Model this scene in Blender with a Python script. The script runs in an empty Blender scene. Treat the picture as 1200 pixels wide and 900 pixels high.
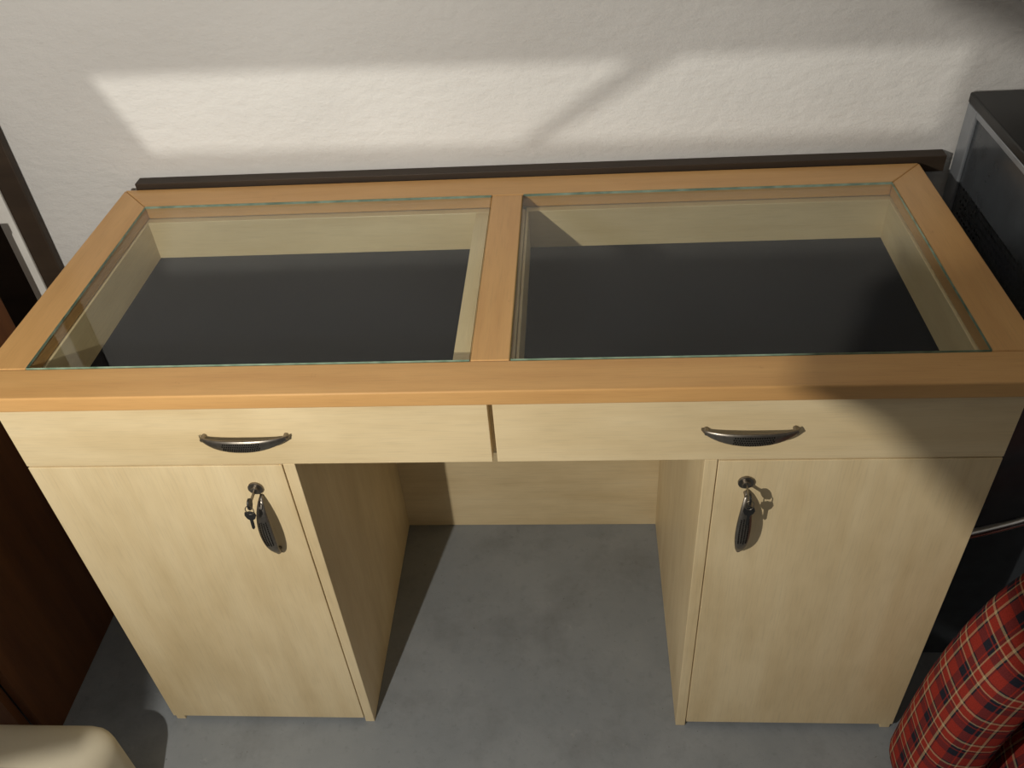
import bpy, bmesh, math, random
from mathutils import Matrix, Vector
random.seed(4)
sc=bpy.context.scene
try: sc.view_settings.view_transform='Standard'
except Exception: pass

# ------------------------------------------------------------ node helpers
def newmat(name):
    m=bpy.data.materials.new(name); m.use_nodes=True
    nt=m.node_tree; b=nt.nodes['Principled BSDF']; return m,nt,b
def N(nt,t,**k):
    n=nt.nodes.new(t)
    for a,v in k.items(): setattr(n,a,v)
    return n
def ramp(nt,fac,stops,interp='LINEAR'):
    r=N(nt,'ShaderNodeValToRGB'); cr=r.color_ramp; cr.interpolation=interp
    while len(cr.elements)>1: cr.elements.remove(cr.elements[-1])
    cr.elements[0].position=stops[0][0]; cr.elements[0].color=(*stops[0][1],1)
    for p,c in stops[1:]:
        e=cr.elements.new(p); e.color=(*c,1)
    nt.links.new(fac,r.inputs[0]); return r.outputs[0]
def noise(nt,scale,vec,detail=4,rough=.5):
    n=N(nt,'ShaderNodeTexNoise'); n.inputs['Scale'].default_value=scale
    n.inputs['Detail'].default_value=detail; n.inputs['Roughness'].default_value=rough
    nt.links.new(vec,n.inputs['Vector']); return n.outputs['Fac']
def mapping(nt,scale,rot=(0,0,0),src='Object',loc=(0,0,0)):
    tc=N(nt,'ShaderNodeTexCoord'); m=N(nt,'ShaderNodeMapping')
    m.inputs['Scale'].default_value=scale; m.inputs['Rotation'].default_value=rot; m.inputs['Location'].default_value=loc
    nt.links.new(tc.outputs[src],m.inputs['Vector']); return m.outputs['Vector']
def mix(nt,a,b,f,mode='MIX'):
    m=N(nt,'ShaderNodeMix',data_type='RGBA',blend_type=mode)
    for sock,v in ((m.inputs[0],f),(m.inputs[6],a),(m.inputs[7],b)):
        if isinstance(v,(int,float)): sock.default_value=v
        elif isinstance(v,tuple): sock.default_value=(*v,1)
        else: nt.links.new(v,sock)
    return m.outputs[2]
def bump(nt,b,h,strength,dist=.002):
    n=N(nt,'ShaderNodeBump'); n.inputs['Strength'].default_value=strength; n.inputs['Distance'].default_value=dist
    nt.links.new(h,n.inputs['Height']); nt.links.new(n.outputs[0],b.inputs['Normal'])
def plain(name,col,rough=.5,metal=0,spec=.5,nscale=30,var=.12):
    m,nt,b=newmat(name); v=mapping(nt,(1,1,1)); f=noise(nt,nscale,v)
    c=ramp(nt,f,[(.3,tuple(x*(1-var) for x in col)),(.7,tuple(min(1,x*(1+var)) for x in col))])
    nt.links.new(c,b.inputs['Base Color']); b.inputs['Roughness'].default_value=rough
    b.inputs['Metallic'].default_value=metal; b.inputs['Specular IOR Level'].default_value=spec
    return m
def wood(name,c1,c2,axis,rough=.4,loc=(0,0,0),fine=.15,blot=True,wear=False):
    m,nt,b=newmat(name)
    s=[14,14,14]; s['xyz'.index(axis)]=1.3
    v=mapping(nt,tuple(s),loc=loc); f=noise(nt,2.2,v,5,.55)
    c=ramp(nt,f,[(.3,c2),(.65,c1)])
    s2=[5,5,5]; s2['xyz'.index(axis)]=2.2
    v2=mapping(nt,tuple(s2),loc=loc); f2=noise(nt,1.6,v2,4,.6)
    k=ramp(nt,f2,[(.35,(.88,.86,.82)),(.6,(1,1,1))])
    c=mix(nt,c,k,1.0 if blot else .4,'MULTIPLY')
    s3=[220,220,220]; s3['xyz'.index(axis)]=9
    v3=mapping(nt,tuple(s3)); f3=noise(nt,2.0,v3,2,.5)
    k3=ramp(nt,f3,[(.3,(1-fine,1-fine,1-fine)),(.5,(1,1,1))]); c=mix(nt,c,k3,.5,'MULTIPLY')
    if wear:
        f4=noise(nt,22,mapping(nt,(1,1,1),loc=(2,7,1)),8,.75); k4=ramp(nt,f4,[(.66,(1,1,1)),(.74,(.55,.42,.30))]); c=mix(nt,c,k4,.8,'MULTIPLY')
    nt.links.new(c,b.inputs['Base Color']); b.inputs['Roughness'].default_value=rough
    return m

MAP1=(.80,.655,.41); MAP2=(.73,.575,.335)
maple_v=wood('maple_vertical',MAP1,MAP2,'z',.42)
maple_h=wood('maple_horizontal',MAP1,MAP2,'x',.42,(3,1,2))
maple_h2=wood('maple_horizontal_b',MAP1,MAP2,'x',.42,(7.3,1,5))
maple_y=wood('maple_depth',MAP1,MAP2,'y',.45)
BE1=(.66,.385,.150);BE2=(.58,.32,.118)
beech_x=wood('beech_x',BE1,BE2,'x',.32,fine=.15,blot=False,wear=True)
beech_y=wood('beech_y',BE1,BE2,'y',.32,fine=.15,blot=False,wear=True)
darkbrown=wood('dark_brown_wood',(.045,.028,.016),(.03,.018,.01),'x',.6)
brownpan=wood('brown_veneer',(.19,.070,.020),(.13,.045,.013),'z',.7)
nickel=plain('antique_nickel',(.25,.225,.195),.38,1,nscale=200)
nickel_d=plain('nickel_dark_dimple',(.02,.018,.016),.6,1)
black_p=plain('black_plastic',(.012,.012,.012),.4)
black_m=plain('black_matte_metal',(.01,.01,.01),.9,spec=.1)
whitepl=plain('white_plastic',(.50,.46,.36),.5,nscale=8,var=.08)
chrome=plain('chrome',(.40,.40,.40),.25,1)
paintedwhite=plain('white_paint',(.80,.78,.74),.5,nscale=10)

# felt
m,nt,b=newmat('black_felt'); v=mapping(nt,(1,1,1)); f=noise(nt,900,v,2)
c=ramp(nt,f,[(.3,(.003,.0035,.006)),(.75,(.012,.014,.021))])
f2=noise(nt,260,v,1,.3); k=ramp(nt,f2,[(.80,(0,0,0)),(.84,(1,1,1))]); c=mix(nt,c,(.25,.25,.25),k)
nt.links.new(c,b.inputs['Base Color']); b.inputs['Roughness'].default_value=1; b.inputs['Specular IOR Level'].default_value=.05
bump(nt,b,f,.4,.001); felt=m
# wall
m,nt,b=newmat('white_plaster'); v=mapping(nt,(1,1,1.6)); f=noise(nt,38,v,8,.62); f2=noise(nt,2.2,v,3)
c=ramp(nt,f2,[(.3,(.62,.605,.59)),(.7,(.70,.685,.67))]); nt.links.new(c,b.inputs['Base Color'])
b.inputs['Roughness'].default_value=.85; b.inputs['Specular IOR Level'].default_value=.15
bump(nt,b,f,.65,.005); plaster=m
# floor
m,nt,b=newmat('grey_floor_paint'); v=mapping(nt,(1,1,1)); f=noise(nt,5,v,6,.6); f2=noise(nt,60,v,3,.6); f3=noise(nt,14,v,8,.75)
c=ramp(nt,f,[(.3,(.195,.213,.230)),(.7,(.245,.262,.278))])
k=ramp(nt,f2,[(.25,(.75,.75,.75)),(.42,(1,1,1))]); c=mix(nt,c,k,.6,'MULTIPLY')
k2=ramp(nt,f3,[(.62,(0,0,0)),(.74,(.4,.4,.4))]); c=mix(nt,c,(.40,.41,.41),k2)
f5=noise(nt,90,v,5,.8); k5=ramp(nt,f5,[(.69,(0,0,0)),(.73,(.6,.6,.6))]); c=mix(nt,c,(.50,.50,.49),k5)
f4=noise(nt,7,mapping(nt,(1,1,1),loc=(5,2,0)),8,.7); k4=ramp(nt,f4,[(.48,(1,1,1)),(.75,(.74,.73,.72))]); c=mix(nt,c,k4,1.0,'MULTIPLY')
f6=noise(nt,130,mapping(nt,(1,1,1),loc=(1,4,0)),3,.6); k6=ramp(nt,f6,[(.71,(1,1,1)),(.74,(.4,.38,.35))]); c=mix(nt,c,k6,1.0,'MULTIPLY')
nt.links.new(c,b.inputs['Base Color']); b.inputs['Roughness'].default_value=.5
bump(nt,b,f2,.3,.002); floorm=m
# glass (thin pane, symmetric Schlick reflectance)
m,nt,b=newmat('clear_glass'); nt.nodes.remove(b); out=nt.nodes['Material Output']
ge=N(nt,'ShaderNodeNewGeometry'); dp=N(nt,'ShaderNodeVectorMath',operation='DOT_PRODUCT')
nt.links.new(ge.outputs['Incoming'],dp.inputs[0]); nt.links.new(ge.outputs['Normal'],dp.inputs[1])
def math_(op,a,bv):
    n=N(nt,'ShaderNodeMath',operation=op)
    for s_,v_ in zip(n.inputs,(a,bv)):
        if v_ is None: continue
        if isinstance(v_,(int,float)): s_.default_value=v_
        else: nt.links.new(v_,s_)
    return n.outputs[0]
ab=math_('ABSOLUTE',dp.outputs['Value'],None); om=math_('SUBTRACT',1.0,ab); pw=math_('POWER',om,5.0)
fa=math_('ADD',math_('MULTIPLY',pw,.96),.035)
tr=N(nt,'ShaderNodeBsdfTransparent'); tr.inputs[0].default_value=(.965,.98,.965,1)
gl=N(nt,'ShaderNodeBsdfGlossy'); gl.inputs['Roughness'].default_value=.0
mx=N(nt,'ShaderNodeMixShader'); nt.links.new(fa,mx.inputs[0]); nt.links.new(tr.outputs[0],mx.inputs[1]); nt.links.new(gl.outputs[0],mx.inputs[2]); nt.links.new(mx.outputs[0],out.inputs[0])
glass=m
m,nt,b=newmat('glass_edge'); b.inputs['Roughness'].default_value=.15
v=mapping(nt,(1,1,1)); f=noise(nt,40,v); c=ramp(nt,f,[(.3,(.13,.22,.16)),(.7,(.34,.46,.36))]); nt.links.new(c,b.inputs['Base Color']); glassedge=m
steel=plain('dark_grey_steel',(.085,.095,.108),.22,.4,nscale=25)
steel_l=plain('light_grey_steel',(.30,.32,.35),.35,.4,nscale=25)
# plaid (uv in metres)
m,nt,b=newmat('red_plaid'); tc=N(nt,'ShaderNodeTexCoord'); sx=N(nt,'ShaderNodeSeparateXYZ'); nt.links.new(tc.outputs['UV'],sx.inputs[0])
def stripe(sock):
    mu=N(nt,'ShaderNodeMath',operation='MULTIPLY'); nt.links.new(sock,mu.inputs[0]); mu.inputs[1].default_value=1/0.066
    fr_=N(nt,'ShaderNodeMath',operation='FRACT'); nt.links.new(mu.outputs[0],fr_.inputs[0])
    R=(.30,.032,.022);K=(.02,.02,.03);Wt=(.50,.38,.22)
    return ramp(nt,fr_.outputs[0],[(0,R),(.22,K),(.44,R),(.48,K),(.56,Wt),(.60,R),(.80,Wt),(.86,K),(.90,R)],'CONSTANT')
a=stripe(sx.outputs[0]); bb=stripe(sx.outputs[1]); c=mix(nt,a,bb,.5)
f=noise(nt,500,tc.outputs['UV']); k=ramp(nt,f,[(.3,(.6,.6,.6)),(.6,(1,1,1))]); c=mix(nt,c,k,.7,'MULTIPLY')
nt.links.new(c,b.inputs['Base Color']); b.inputs['Roughness'].default_value=.95; b.inputs['Specular IOR Level'].default_value=.1; plaid=m

# ------------------------------------------------------------ mesh helpers
def empty(name):
    e=bpy.data.objects.new(name,None); sc.collection.objects.link(e); return e
def link(o,parent=None):
    sc.collection.objects.link(o)
    if parent: o.parent=parent
    return o
def box(name,a,b_,mat,parent=None,bev=.001,seg=2):
    bm=bmesh.new(); bmesh.ops.create_cube(bm,size=1)
    for v in bm.verts:
        v.co=Vector([(a[i]+b_[i])/2+v.co[i]*(b_[i]-a[i]) for i in range(3)])
    if bev: bmesh.ops.bevel(bm,geom=bm.edges[:],offset=bev,segments=seg,profile=.5,affect='EDGES')
    me=bpy.data.meshes.new(name); bm.to_mesh(me); bm.free(); me.materials.append(mat)
    return link(bpy.data.objects.new(name,me),parent)
def meshobj(name,verts,faces,mat,parent=None,smooth=False):
    me=bpy.data.meshes.new(name); me.from_pydata(verts,[],faces); me.materials.append(mat)
    if smooth:
        for p in me.polygons: p.use_smooth=True
    return link(bpy.data.objects.new(name,me),parent)
def prism(name,poly,z0,z1,mat,parent=None,bev=0):
    bm=bmesh.new(); vs=[bm.verts.new((x,y,z0)) for x,y in poly]; f=bm.faces.new(vs)
    r=bmesh.ops.extrude_face_region(bm,geom=[f]); 
    for v in [g for g in r['geom'] if isinstance(g,bmesh.types.BMVert)]: v.co.z=z1
    bmesh.ops.recalc_face_normals(bm,faces=bm.faces[:])
    if bev: bmesh.ops.bevel(bm,geom=bm.edges[:],offset=bev,segments=3,profile=.5,affect='EDGES')
    me=bpy.data.meshes.new(name); bm.to_mesh(me); bm.free(); me.materials.append(mat)
    return link(bpy.data.objects.new(name,me),parent)
def tube(name,pts,r,mat,parent=None,cyc=False,res=12):
    cu=bpy.data.curves.new(name,'CURVE'); cu.dimensions='3D'; cu.bevel_depth=r; cu.bevel_resolution=5; cu.resolution_u=res; cu.use_fill_caps=True
    s=cu.splines.new('BEZIER'); s.bezier_points.add(len(pts)-1)
    for bp,p in zip(s.bezier_points,pts):
        bp.co=p; bp.handle_left_type=bp.handle_right_type='AUTO'
    s.use_cyclic_u=cyc; cu.materials.append(mat)
    return link(bpy.data.objects.new(name,cu),parent)
def cyl(name,c,axis,r,h,mat,parent=None,seg=32,bev=.0008):
    bm=bmesh.new(); bmesh.ops.create_cone(bm,cap_ends=True,segments=seg,radius1=r,radius2=r,depth=h)
    if bev: bmesh.ops.bevel(bm,geom=[e for e in bm.edges if abs(e.verts[0].co.z-e.verts[1].co.z)<1e-6],offset=bev,segments=2,profile=.5,affect='EDGES')
    M=Vector((0,0,1)).rotation_difference(Vector(axis)).to_matrix().to_4x4(); M.translation=Vector(c)
    bm.transform(M); me=bpy.data.meshes.new(name); bm.to_mesh(me); bm.free(); me.materials.append(mat)
    return link(bpy.data.objects.new(name,me),parent)

# ------------------------------------------------------------ room
YW=.612
box('floor',(-2.6,-3.2,-.1),(2.6,YW+.1,0),floorm,bev=0)
box('wall_back',(-2.6,YW,0),(2.6,YW+.1,2.6),plaster,bev=0)
box('wall_left',(-2.7,-3.2,0),(-2.6,YW+.1,2.6),plaster,bev=0)
box('wall_right',(2.6,-3.2,0),(2.7,YW+.1,2.6),plaster,bev=0)
box('ceiling',(-2.7,-3.2,2.6),(2.7,YW+.1,2.7),plaster,bev=0)
box('trim_1',(-.705,.586,.852),(.772,YW,.882),darkbrown,bev=.001)

# ------------------------------------------------------------ desk
H=.8725; T=.8476; D=.5818; O=-.0181; h=.725; h2=.699; HD=.7228
XL=-.2929; XR=.2962; DK=.5079
y0=.0464; y1=.5132; gx0=-.6605; gx1=.6605; ml=-.0259; mr=.0287
dk=empty('display_desk')
def board(name,poly,mat): return prism(name,poly,T,H,mat,dk,bev=.0025)
g=.0003
board('top_front_rail',[(-h,O),(h,O),(h,y0-g),(-h,y0-g)],beech_x)
board('top_left_rail',[(-h,y0+g),(gx0,y0+g),(gx0,y1),(-h,D-g)],beech_y)
board('top_right_rail',[(gx1,y0+g),(h,y0+g),(h,D-g),(gx1,y1)],beech_y)
board('top_back_rail',[(-h+g,D),(gx0+g,y1),(gx1-g,y1),(h-g,D)],beech_x)
board('top_middle_rail',[(ml,y0+g),(mr,y0+g),(mr,y1-g),(ml,y1-g)],beech_y)
for i,(a,b_) in enumerate(((gx0,ml),(mr,gx1))):
    o=box('glass_pane_%d'%(i+1),(a+.001,y0+.001,.8692),(b_-.001,y1-.001,.8737),glass,dk,bev=0)
    o.data.materials.append(glassedge)
    for p in o.data.polygons:
        if abs(p.normal.z)<.5: p.material_index=1
FZ=.773
def tray(tag,xa,xb,oa,ob,mat):
    box('tray_bottom_'+tag,(oa,.019,FZ-.016),(ob,.52,FZ-.004),maple_h,dk)
    box('tray_felt_'+tag,(xa,.034,FZ-.004),(xb,.4995,FZ),felt,dk,bev=.0005)
    box('tray_side_a_'+tag,(oa,.019,FZ-.003),(xa,.5,T-.0012),maple_y,dk)
    box('tray_side_b_'+tag,(xb,.019,FZ-.003),(ob,.5,T-.0012),maple_y,dk)
    box('tray_back_'+tag,(oa,.5,FZ-.003),(ob,.516,T-.0012),maple_h2,dk)
    box('tray_front_'+tag,(xa+.0003,.019,FZ-.003),(xb-.0003,.0335,T-.0012),maple_h,dk)
tray('left',-.658,-.056,-.679,-.0305,maple_h)
tray('right',.038,.657,.0335,.679,maple_h)
box('drawer_front_left',(-h2,0,HD+.0015),(-.0028,.018,T-.0012),maple_h,dk,bev=.0008)
box('drawer_front_right',(.0042,0,HD+.0015),(h2,.018,T-.0012),maple_h2,dk,bev=.0008)
box('centre_divider',(-.0295,.0195,HD),(.0325,DK,T-.001),maple_y,dk)
box('carcass_side_left',(-h2,.019,.0),(-.6805,D-.012,T-.001),maple_y,dk)
box('carcass_side_right',(.6805,.019,.0),(h2,D-.012,T-.001),maple_y,dk)
box('knee_panel_left',(XL-.018,.0015,0),(XL,DK,HD-.0005),maple_v,dk)
box('knee_panel_right',(XR,.0015,0),(XR+.018,DK,HD-.0005),maple_v,dk)
box('back_panel',(-.680,DK,0),(.680,DK+.012,FZ-.017),maple_h2,dk)
box('carcass_back_upper',(-.680,DK+.0125,.6),(.680,D-.012,T-.001),maple_h,dk)
box('drawer_bottom_left',(-.680,.0195,HD),(-.030,DK-.001,HD+.012),maple_h,dk)
box('drawer_bottom_right',(.033,.0195,HD),(.680,DK-.001,HD+.012),maple_h,dk)
box('door_left',(-h2,0,.016),(XL-.0192,.018,HD-.0015),maple_v,dk,bev=.0008)
box('door_right',(XR+.0192,0,.016),(h2,.018,HD-.0015),maple_v,dk,bev=.0008)
box('foot_left',(-h2+.002,.0025,0),(-h2+.02,.0185,.0155),maple_v,dk)
box('foot_right',(h2-.02,.0025,0),(h2-.002,.0185,.0155),maple_v,dk)
box('plinth_left',(-.680,.03,0),(XL-.019,.046,.05),maple_h,dk)
box('plinth_right',(XR+.019,.03,0),(.680,.046,.05),maple_h,dk)
for tag,a,b_ in (('left',-.680,XL-.0185),('right',XR+.0185,.680)):
    box('cabinet_floor_'+tag,(a,.02,.051),(b_,DK-.001,.067),maple_h,dk)

# bow handles
def handle(name,c,vertical,L=.066):
    verts=[];faces=[];n=33;k=14
    def prof(s):
        e=1-s*s
        return .003+.021*math.sqrt(max(0,1-s**4))*(.55+.45*e), .0018+.0094*e**.8, .0018+.0022*e, e
    for i in range(n):
        s=-1+2*i/(n-1); out,w,t,e=prof(s)
        for j in range(k):
            a=2*math.pi*j/k
            verts.append((s*L,-out+t*math.sin(a),w*math.cos(a)-.002*e))
    for i in range(n-1):
        for j in range(k):
            faces.append((i*k+j,i*k+(j+1)%k,(i+1)*k+(j+1)%k,(i+1)*k+j))
    faces.append(tuple(range(k))); faces.append(tuple(reversed(range((n-1)*k,n*k))))
    def tr(v):
        x,y,z=v
        if vertical: x,z=z,x
        return (c[0]+x,c[1]+y,c[2]+z)
    o=meshobj(name,[tr(v) for v in verts],faces,nickel,dk,True)
    bm=bmesh.new(); bm.from_mesh(o.data); bmesh.ops.recalc_face_normals(bm,faces=bm.faces[:]); bm.to_mesh(o.data); bm.free()
    for sgn in (-1,1):
        p=tr((sgn*L*.90,-.006,-.001)); cyl(name+'_post_%d'%(sgn+2),(p[0],c[1]-.006,p[2]),(0,1,0),.0034,.012,nickel,dk,16)
    bm=bmesh.new()
    for i in range(-8,9):
        for j in (-1.5,-.5,.5,1.5):
            s=i*.048+(.024 if int(j+1.5)%2 else 0); out,w,t,e=prof(s)
            p=j*.0040*e; q=t*math.sqrt(max(0,1-(p/w)**2))
            M=Matrix.Translation(Vector(tr((s*L,-out-q+.0003,p-.002*e))))
            bmesh.ops.create_icosphere(bm,subdivisions=1,radius=.0014,matrix=M)
    me=bpy.data.meshes.new(name+'_dimples'); bm.to_mesh(me); bm.free(); me.materials.append(nickel_d)
    link(bpy.data.objects.new(name+'_dimples',me),dk)
handle('drawer_handle_left',(-.350,0,.785),False)
handle('drawer_handle_right',(.352,0,.786),False)
handle('door_handle_left',(-.3565,0,.597),True)
handle('door_handle_right',(.3600,0,.599),True)
def lock(tag,c,lean,dx):
    cyl('lock_rosette_'+tag,(c[0],-.002,c[2]),(0,1,0),.0115,.004,nickel,dk)
    cyl('lock_core_'+tag,(c[0],-.006,c[2]),(0,1,0),.0062,.006,nickel,dk)
    box('lock_key_blade_'+tag,(c[0]-.001,-.026,c[2]-.003),(c[0]+.001,-.008,c[2]+.003),nickel,dk,bev=.0003)
    o=prism('lock_key_head_'+tag,[(math.cos(t)*.0100,math.sin(t)*.008) for t in [i*math.pi/8 for i in range(16)]],-.0015,.0015,black_p,dk,bev=.0006)
    o.data.transform(Matrix.Translation((c[0],-.034,c[2]))@Matrix.Rotation(math.pi/2,4,'Y'))
    pts=[(c[0]+dx*.5+.006*math.sin(t),-.038,c[2]-.009+.009*math.cos(t)) for t in [i*math.pi/4 for i in range(8)]]
    tube('key_ring_'+tag,pts,.0007,nickel,dk,True)
    pl=[(-.010,0),(-.011,-.008),(-.007,-.017),(-.003,-.020),(-.0028,-.043),(0,-.047),(.003,-.043),(.003,-.020),(.008,-.016),(.011,-.008),(.009,0),(0,.003)]
    pl=[(x*.78,z*.78) for x,z in pl]
    o=prism('hanging_key_'+tag,pl,-.0012,.0012,black_p,dk,bev=.0004)
    o.data.transform(Matrix.Translation((c[0]+dx,-.037,c[2]-.015))@Matrix.Rotation(lean,4,'Y')@Matrix.Rotation(math.pi/2,4,'X'))
lock('left',(-.362,0,.676),.08,-.003)
lock('right',(.357,0,.680),0,.001)

# ------------------------------------------------------------ left clutter
dr=empty('stored_door_leaf')
box('leaf',(-1.62,.592,0.003),(-.93,.609,1.95),darkbrown,dr,bev=.002)
box('white_strip',(-1.004,.584,.003),(-.974,.5915,1.9),paintedwhite,dr,bev=.002)
cb=empty('brown_cabinet')
cx1=-.93; cyb=.40; cz=.88
box('side_panel',(cx1-.02,-.05,0),(cx1,cyb,cz-.02),brownpan,cb)
box('side_panel_far',(-1.45,-.05,0),(-1.43,cyb,cz-.02),brownpan,cb)
box('cabinet_top',(-1.455,-.06,cz-.019),(cx1+.002,cyb+.002,cz),brownpan,cb)
box('cabinet_back',(-1.429,cyb-.015,.01),(cx1-.021,cyb,cz-.02),brownpan,cb)
box('cabinet_door_a',(-1.428,-.068,.06),(-1.192,-.051,cz-.025),brownpan,cb)
box('cabinet_door_b',(-1.188,-.068,.06),(-.952,-.051,cz-.025),brownpan,cb)
ca=empty('white_canister')
body=box('body',(-.99,-.47,0),(-.670,-.140,.268),whitepl,ca,bev=.05,seg=6)
for p in body.data.polygons: p.use_smooth=True
rim=box('shoulder',(-.955,-.435,.262),(-.76,-.24,.286),whitepl,ca,bev=.012,seg=4)
for p in rim.data.polygons: p.use_smooth=True
cyl('cap',(-.90,-.37,.301),(0,0,1),.033,.03,whitepl,ca)
tube('handle',[(-.83,-.26,.281),(-.83,-.27,.325),(-.83,-.34,.33),(-.83,-.365,.281)],.011,whitepl,ca)

# ------------------------------------------------------------ right: steel cabinet
st=empty('steel_cabinet')
sx0,sx1,sy0,sy1,sz=.792,1.30,.16,.604,.985
box('cabinet_body',(sx0+.004,sy0+.004,.0),(sx1,sy1,sz-.01),steel,st,bev=.003)
box('cabinet_lid',(sx0-.003,sy0-.005,sz-.014),(sx1+.004,sy1,sz+.004),black_p,st,bev=.003)
box('side_strip_top',(sx0-.001,sy0+.021,sz-.026),(sx0+.0045,sy1-.041,sz-.0145),steel_l,st,bev=.002)
box('side_strip_back',(sx0-.002,sy1-.040,.6),(sx0+.0045,sy1-.001,sz-.0145),steel_l,st,bev=.002)
box('edge_post_front',(sx0-.002,sy0-.002,.0),(sx0+.006,sy0+.02,sz-.0145),steel,st,bev=.002)
bm=bmesh.new()
for iz in range(16):
    for iy in range(28):
        z=.66+iz*.012; y=sy0+.05+iy*.012+(.006 if iz%2 else 0)
        if y>sy1-.06: continue
        M=Matrix.Translation((sx0+.0036,y,z))@Matrix.Rotation(math.pi/2,4,'Y')
        bmesh.ops.create_circle(bm,cap_ends=True,segments=8,radius=.0026,matrix=M)
me=bpy.data.meshes.new('perforations'); bm.to_mesh(me); bm.free(); me.materials.append(black_p)
link(bpy.data.objects.new('perforations',me),st)

# ------------------------------------------------------------ plaid chair
ch=empty('plaid_armchair')
def pad(name,path,ya,yb,half,parent):
    P=[Vector(p) for p in path]
    pts=[]
    for i in range(len(P)-1):
        p0=P[max(i-1,0)];p1=P[i];p2=P[i+1];p3=P[min(i+2,len(P)-1)]
        for k in range(8):
            t=k/8; pts.append(.5*((2*p1)+(p2-p0)*t+(2*p0-5*p1+4*p2-p3)*t*t+(3*p1-p0-3*p2+p3)*t**3))
    pts.append(P[-1]); n=len(pts)
    sec=[]; K=28; ex=2.8
    for j in range(K):
        a=2*math.pi*j/K; cx=math.cos(a);sy=math.sin(a)
        sec.append((half*math.copysign(abs(cx)**(2/ex),cx),(yb-ya)/2*math.copysign(abs(sy)**(2/ex),sy)))
    per=[0]
    for j in range(K):
        q0=sec[j];q1=sec[(j+1)%K]; per.append(per[-1]+math.hypot(q1[0]-q0[0],q1[1]-q0[1]))
    bm=bmesh.new(); uv=bm.loops.layers.uv.new('UVMap'); rings=[];lens=[0]
    for i,p in enumerate(pts):
        t=(pts[min(i+1,n-1)]-pts[max(i-1,0)]).normalized(); nn=Vector((t[1],-t[0]))
        if i: lens.append(lens[-1]+(p-pts[i-1]).length)
        ed=min(i,n-1-i); sh=[.55,.82,.95][ed] if ed<3 else 1
        rings.append([bm.verts.new((p[0]+nn[0]*a*sh,(ya+yb)/2+b_*(.9+.1*sh),p[1]+nn[1]*a*sh)) for a,b_ in sec])
    for i in range(n-1):
        for j in range(K):
            f=bm.faces.new((rings[i][j],rings[i][(j+1)%K],rings[i+1][(j+1)%K],rings[i+1][j])); f.smooth=True
            for l,(uu,vv) in zip(f.loops,((lens[i],per[j]),(lens[i],per[j+1]),(lens[i+1],per[j+1]),(lens[i+1],per[j]))): l[uv].uv=(uu,vv)
    for r in (rings[0],rings[-1]):
        f=bm.faces.new(r)
        for l in f.loops: l[uv].uv=(l.vert.co.x,l.vert.co.y)
    bmesh.ops.recalc_face_normals(bm,faces=bm.faces[:])
    me=bpy.data.meshes.new(name); bm.to_mesh(me); bm.free(); me.materials.append(plaid)
    return link(bpy.data.objects.new(name,me),parent)
pad('curved_backrest',[(.722,.005),(.728,.14),(.745,.30),(.782,.445),(.845,.55),(.94,.61),(1.07,.63)],-.17,-.025,.055,ch)
pad('seat_cushion',[(.865,.005),(.868,.09),(.91,.18),(1.0,.235),(1.12,.25),(1.25,.25)],-.52,-.06,.055,ch)
tube('frame_tube_top',[(.735,.10,.435),(.80,.10,.46),(.95,.10,.53),(1.2,.10,.60)],.009,chrome,ch)
tube('frame_leg_a',[(1.2,.10,.60),(1.22,.08,.3),(1.24,.06,.012)],.011,chrome,ch)
tube('frame_leg_b',[(1.24,-.55,.012),(1.26,-.53,.3),(1.2,-.50,.50)],.011,chrome,ch)
tube('frame_foot',[(1.24,.06,.012),(1.25,-.25,.012),(1.24,-.55,.012)],.011,chrome,ch)

# ------------------------------------------------------------ lights
L=Vector((-.50,-.95,1.40))
light_rig=empty('added_light_rig')  # added rig out of view, carrying the lights, shadow blockers and stencil
def light(name,kind,loc,energy,color,rad):
    l=bpy.data.lights.new(name,kind); l.energy=energy; l.color=color; l.shadow_soft_size=rad
    o=bpy.data.objects.new(name,l); o.location=loc; sc.collection.objects.link(o); o.parent=light_rig; return o
light('main_lamp_light','POINT',L,55,(1,.945,.84),.008)
def rod(name,a,b_,r=.006):
    a=Vector(a);b_=Vector(b_); cyl(name,(a+b_)/2,(b_-a).normalized(),r,(b_-a).length,black_m,light_rig,12,0)
rod('pole',(-.5,-1.02,0.3),(-.5,-1.02,1.55),.012)  # invented stand, added so the blockers and stencil have a support
for i in range(3):
    t=math.radians(-90+120*i); rod('rig_leg_%d'%i,(-.5,-1.02,.45),(-.5+.28*math.cos(t),-1.02+.28*math.sin(t),.006),.009)
rod('rig_lamp_arm',(-.5,-1.02,1.40),(-.5,-.965,1.40),.008)
rod('blocker_arm_right',(-.5,-1.02,1.54),(-.25,-.70,1.41),.004)
rod('blocker_arm_left',(-.5,-1.02,1.54),(-.632,-.73,1.30),.004)
def shadow_blocker(name,ab,s=.25):  # flat plate added close to the main light to cast a shaped shadow
    vs=[(L.x+s,L.y+s*a,L.z+s*b_) for a,b_ in ab]
    meshobj(name,vs,[tuple(range(len(vs)))],black_m,light_rig)
shadow_blocker('added_blocker_lower',[(.60,-.79),(.756,-.704),(.93,-.600),(1.06,-.59),(1.19,-.545),(1.19,-.50),(1.05,-.46),(.9,-.36),(.6,-.3)])  # added, out of view: shapes the shadow across the desk's right front
shadow_blocker('added_blocker_upper',[(1.34,.05),(1.30,-.217),(1.15,-.247),(.9,-.27),(.6,-.29),(.6,.1)])  # added, out of view: shades the upper right corner of the wall
s=.22
meshobj('added_blocker_left',[(L.x+s*p,L.y+s,L.z+s*q) for p,q in [(-.262,-.60),(-.262,-1.5),(-.6,-1.62),(-.6,-.54),(-.36,-.585)]],[(0,1,2,3,4)],black_m,light_rig)  # added, out of view: keeps light off the left floor and brown panel
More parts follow.
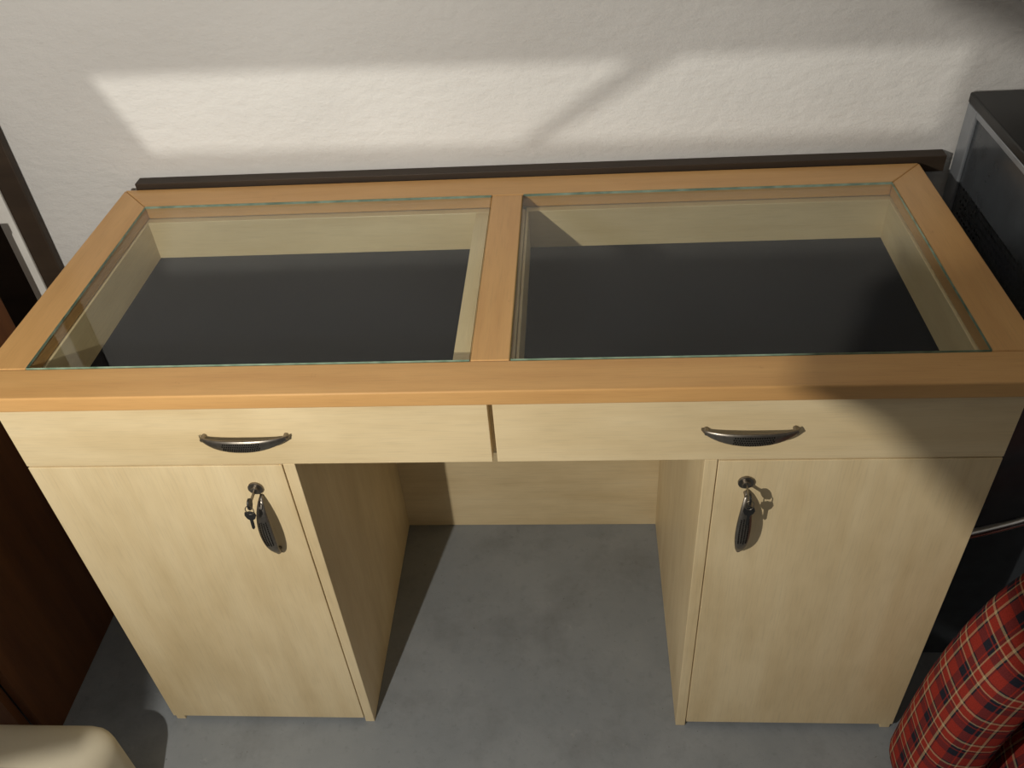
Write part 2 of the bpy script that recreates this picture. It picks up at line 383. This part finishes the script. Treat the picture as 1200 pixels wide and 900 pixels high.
S=Vector((-.9,-1.3,2.1)); tgt=Vector((.03,YW,.99))
sp=light('added_reflection_spot','SPOT',S,82,(1,.96,.85),.002); sp.data.spot_size=math.radians(46); sp.data.spot_blend=.1  # added spot, stands in for light the glass reflects onto the wall
sp.rotation_euler=(tgt-S).to_track_quat('-Z','Y').to_euler()
A1=[(-.729,1.077),(.219,1.064),(.015,.922),(-.665,.930)]
A2=[(.304,1.068),(.78,1.066),(.75,.917),(.06,.922)]
k=.12
cu=bpy.data.curves.new('added_reflection_stencil','CURVE'); cu.dimensions='2D'; cu.fill_mode='BOTH'  # added unseen plate, its holes shape the reflected-light patches on the wall
def poly(pts):
    s=cu.splines.new('POLY'); s.points.add(len(pts)-1)
    for q,(x,z) in zip(s.points,pts): q.co=(S.x+k*(x-S.x),S.z+k*(z-S.z),0,1)
    s.use_cyclic_u=True
poly([(-2.0,-.8),(2.2,-.8),(2.2,2.8),(-2.0,2.8)]); poly(A1); poly(A2)
cu.materials.append(black_m); po=bpy.data.objects.new('added_reflection_stencil',cu); sc.collection.objects.link(po); po.parent=light_rig
po.rotation_euler=(math.pi/2,0,0); po.location=(0,S.y+k*(YW-S.y),0)
rod('upper_pole',(-.5,-1.02,1.55),(-.9,-1.42,2.1),.010)
rod('plate_arm',(-.9,-1.42,2.1),(-1.03,-1.075,2.1),.004)

w=bpy.data.worlds.new('world'); sc.world=w; w.use_nodes=True
w.node_tree.nodes['Background'].inputs[0].default_value=(.88,.94,1,1); w.node_tree.nodes['Background'].inputs[1].default_value=.05

# ------------------------------------------------------------ camera
R=Vector((0.99696291,0.0472505,-0.06190602)); U=Vector((0.01685816,0.64512521,0.76389087)); F=Vector((-0.07603136,0.76261448,-0.64236935))
cam=bpy.data.cameras.new('camera'); co=bpy.data.objects.new('camera',cam); sc.collection.objects.link(co)
M=Matrix.Identity(4)
for i in range(3): M[i][0]=R[i];M[i][1]=U[i];M[i][2]=-F[i]
M.translation=Vector((.1222,-.8880,1.6171)); co.matrix_world=M
cam.sensor_width=36; cam.lens=36*1034.42/1200; cam.clip_start=.01
sc.camera=co
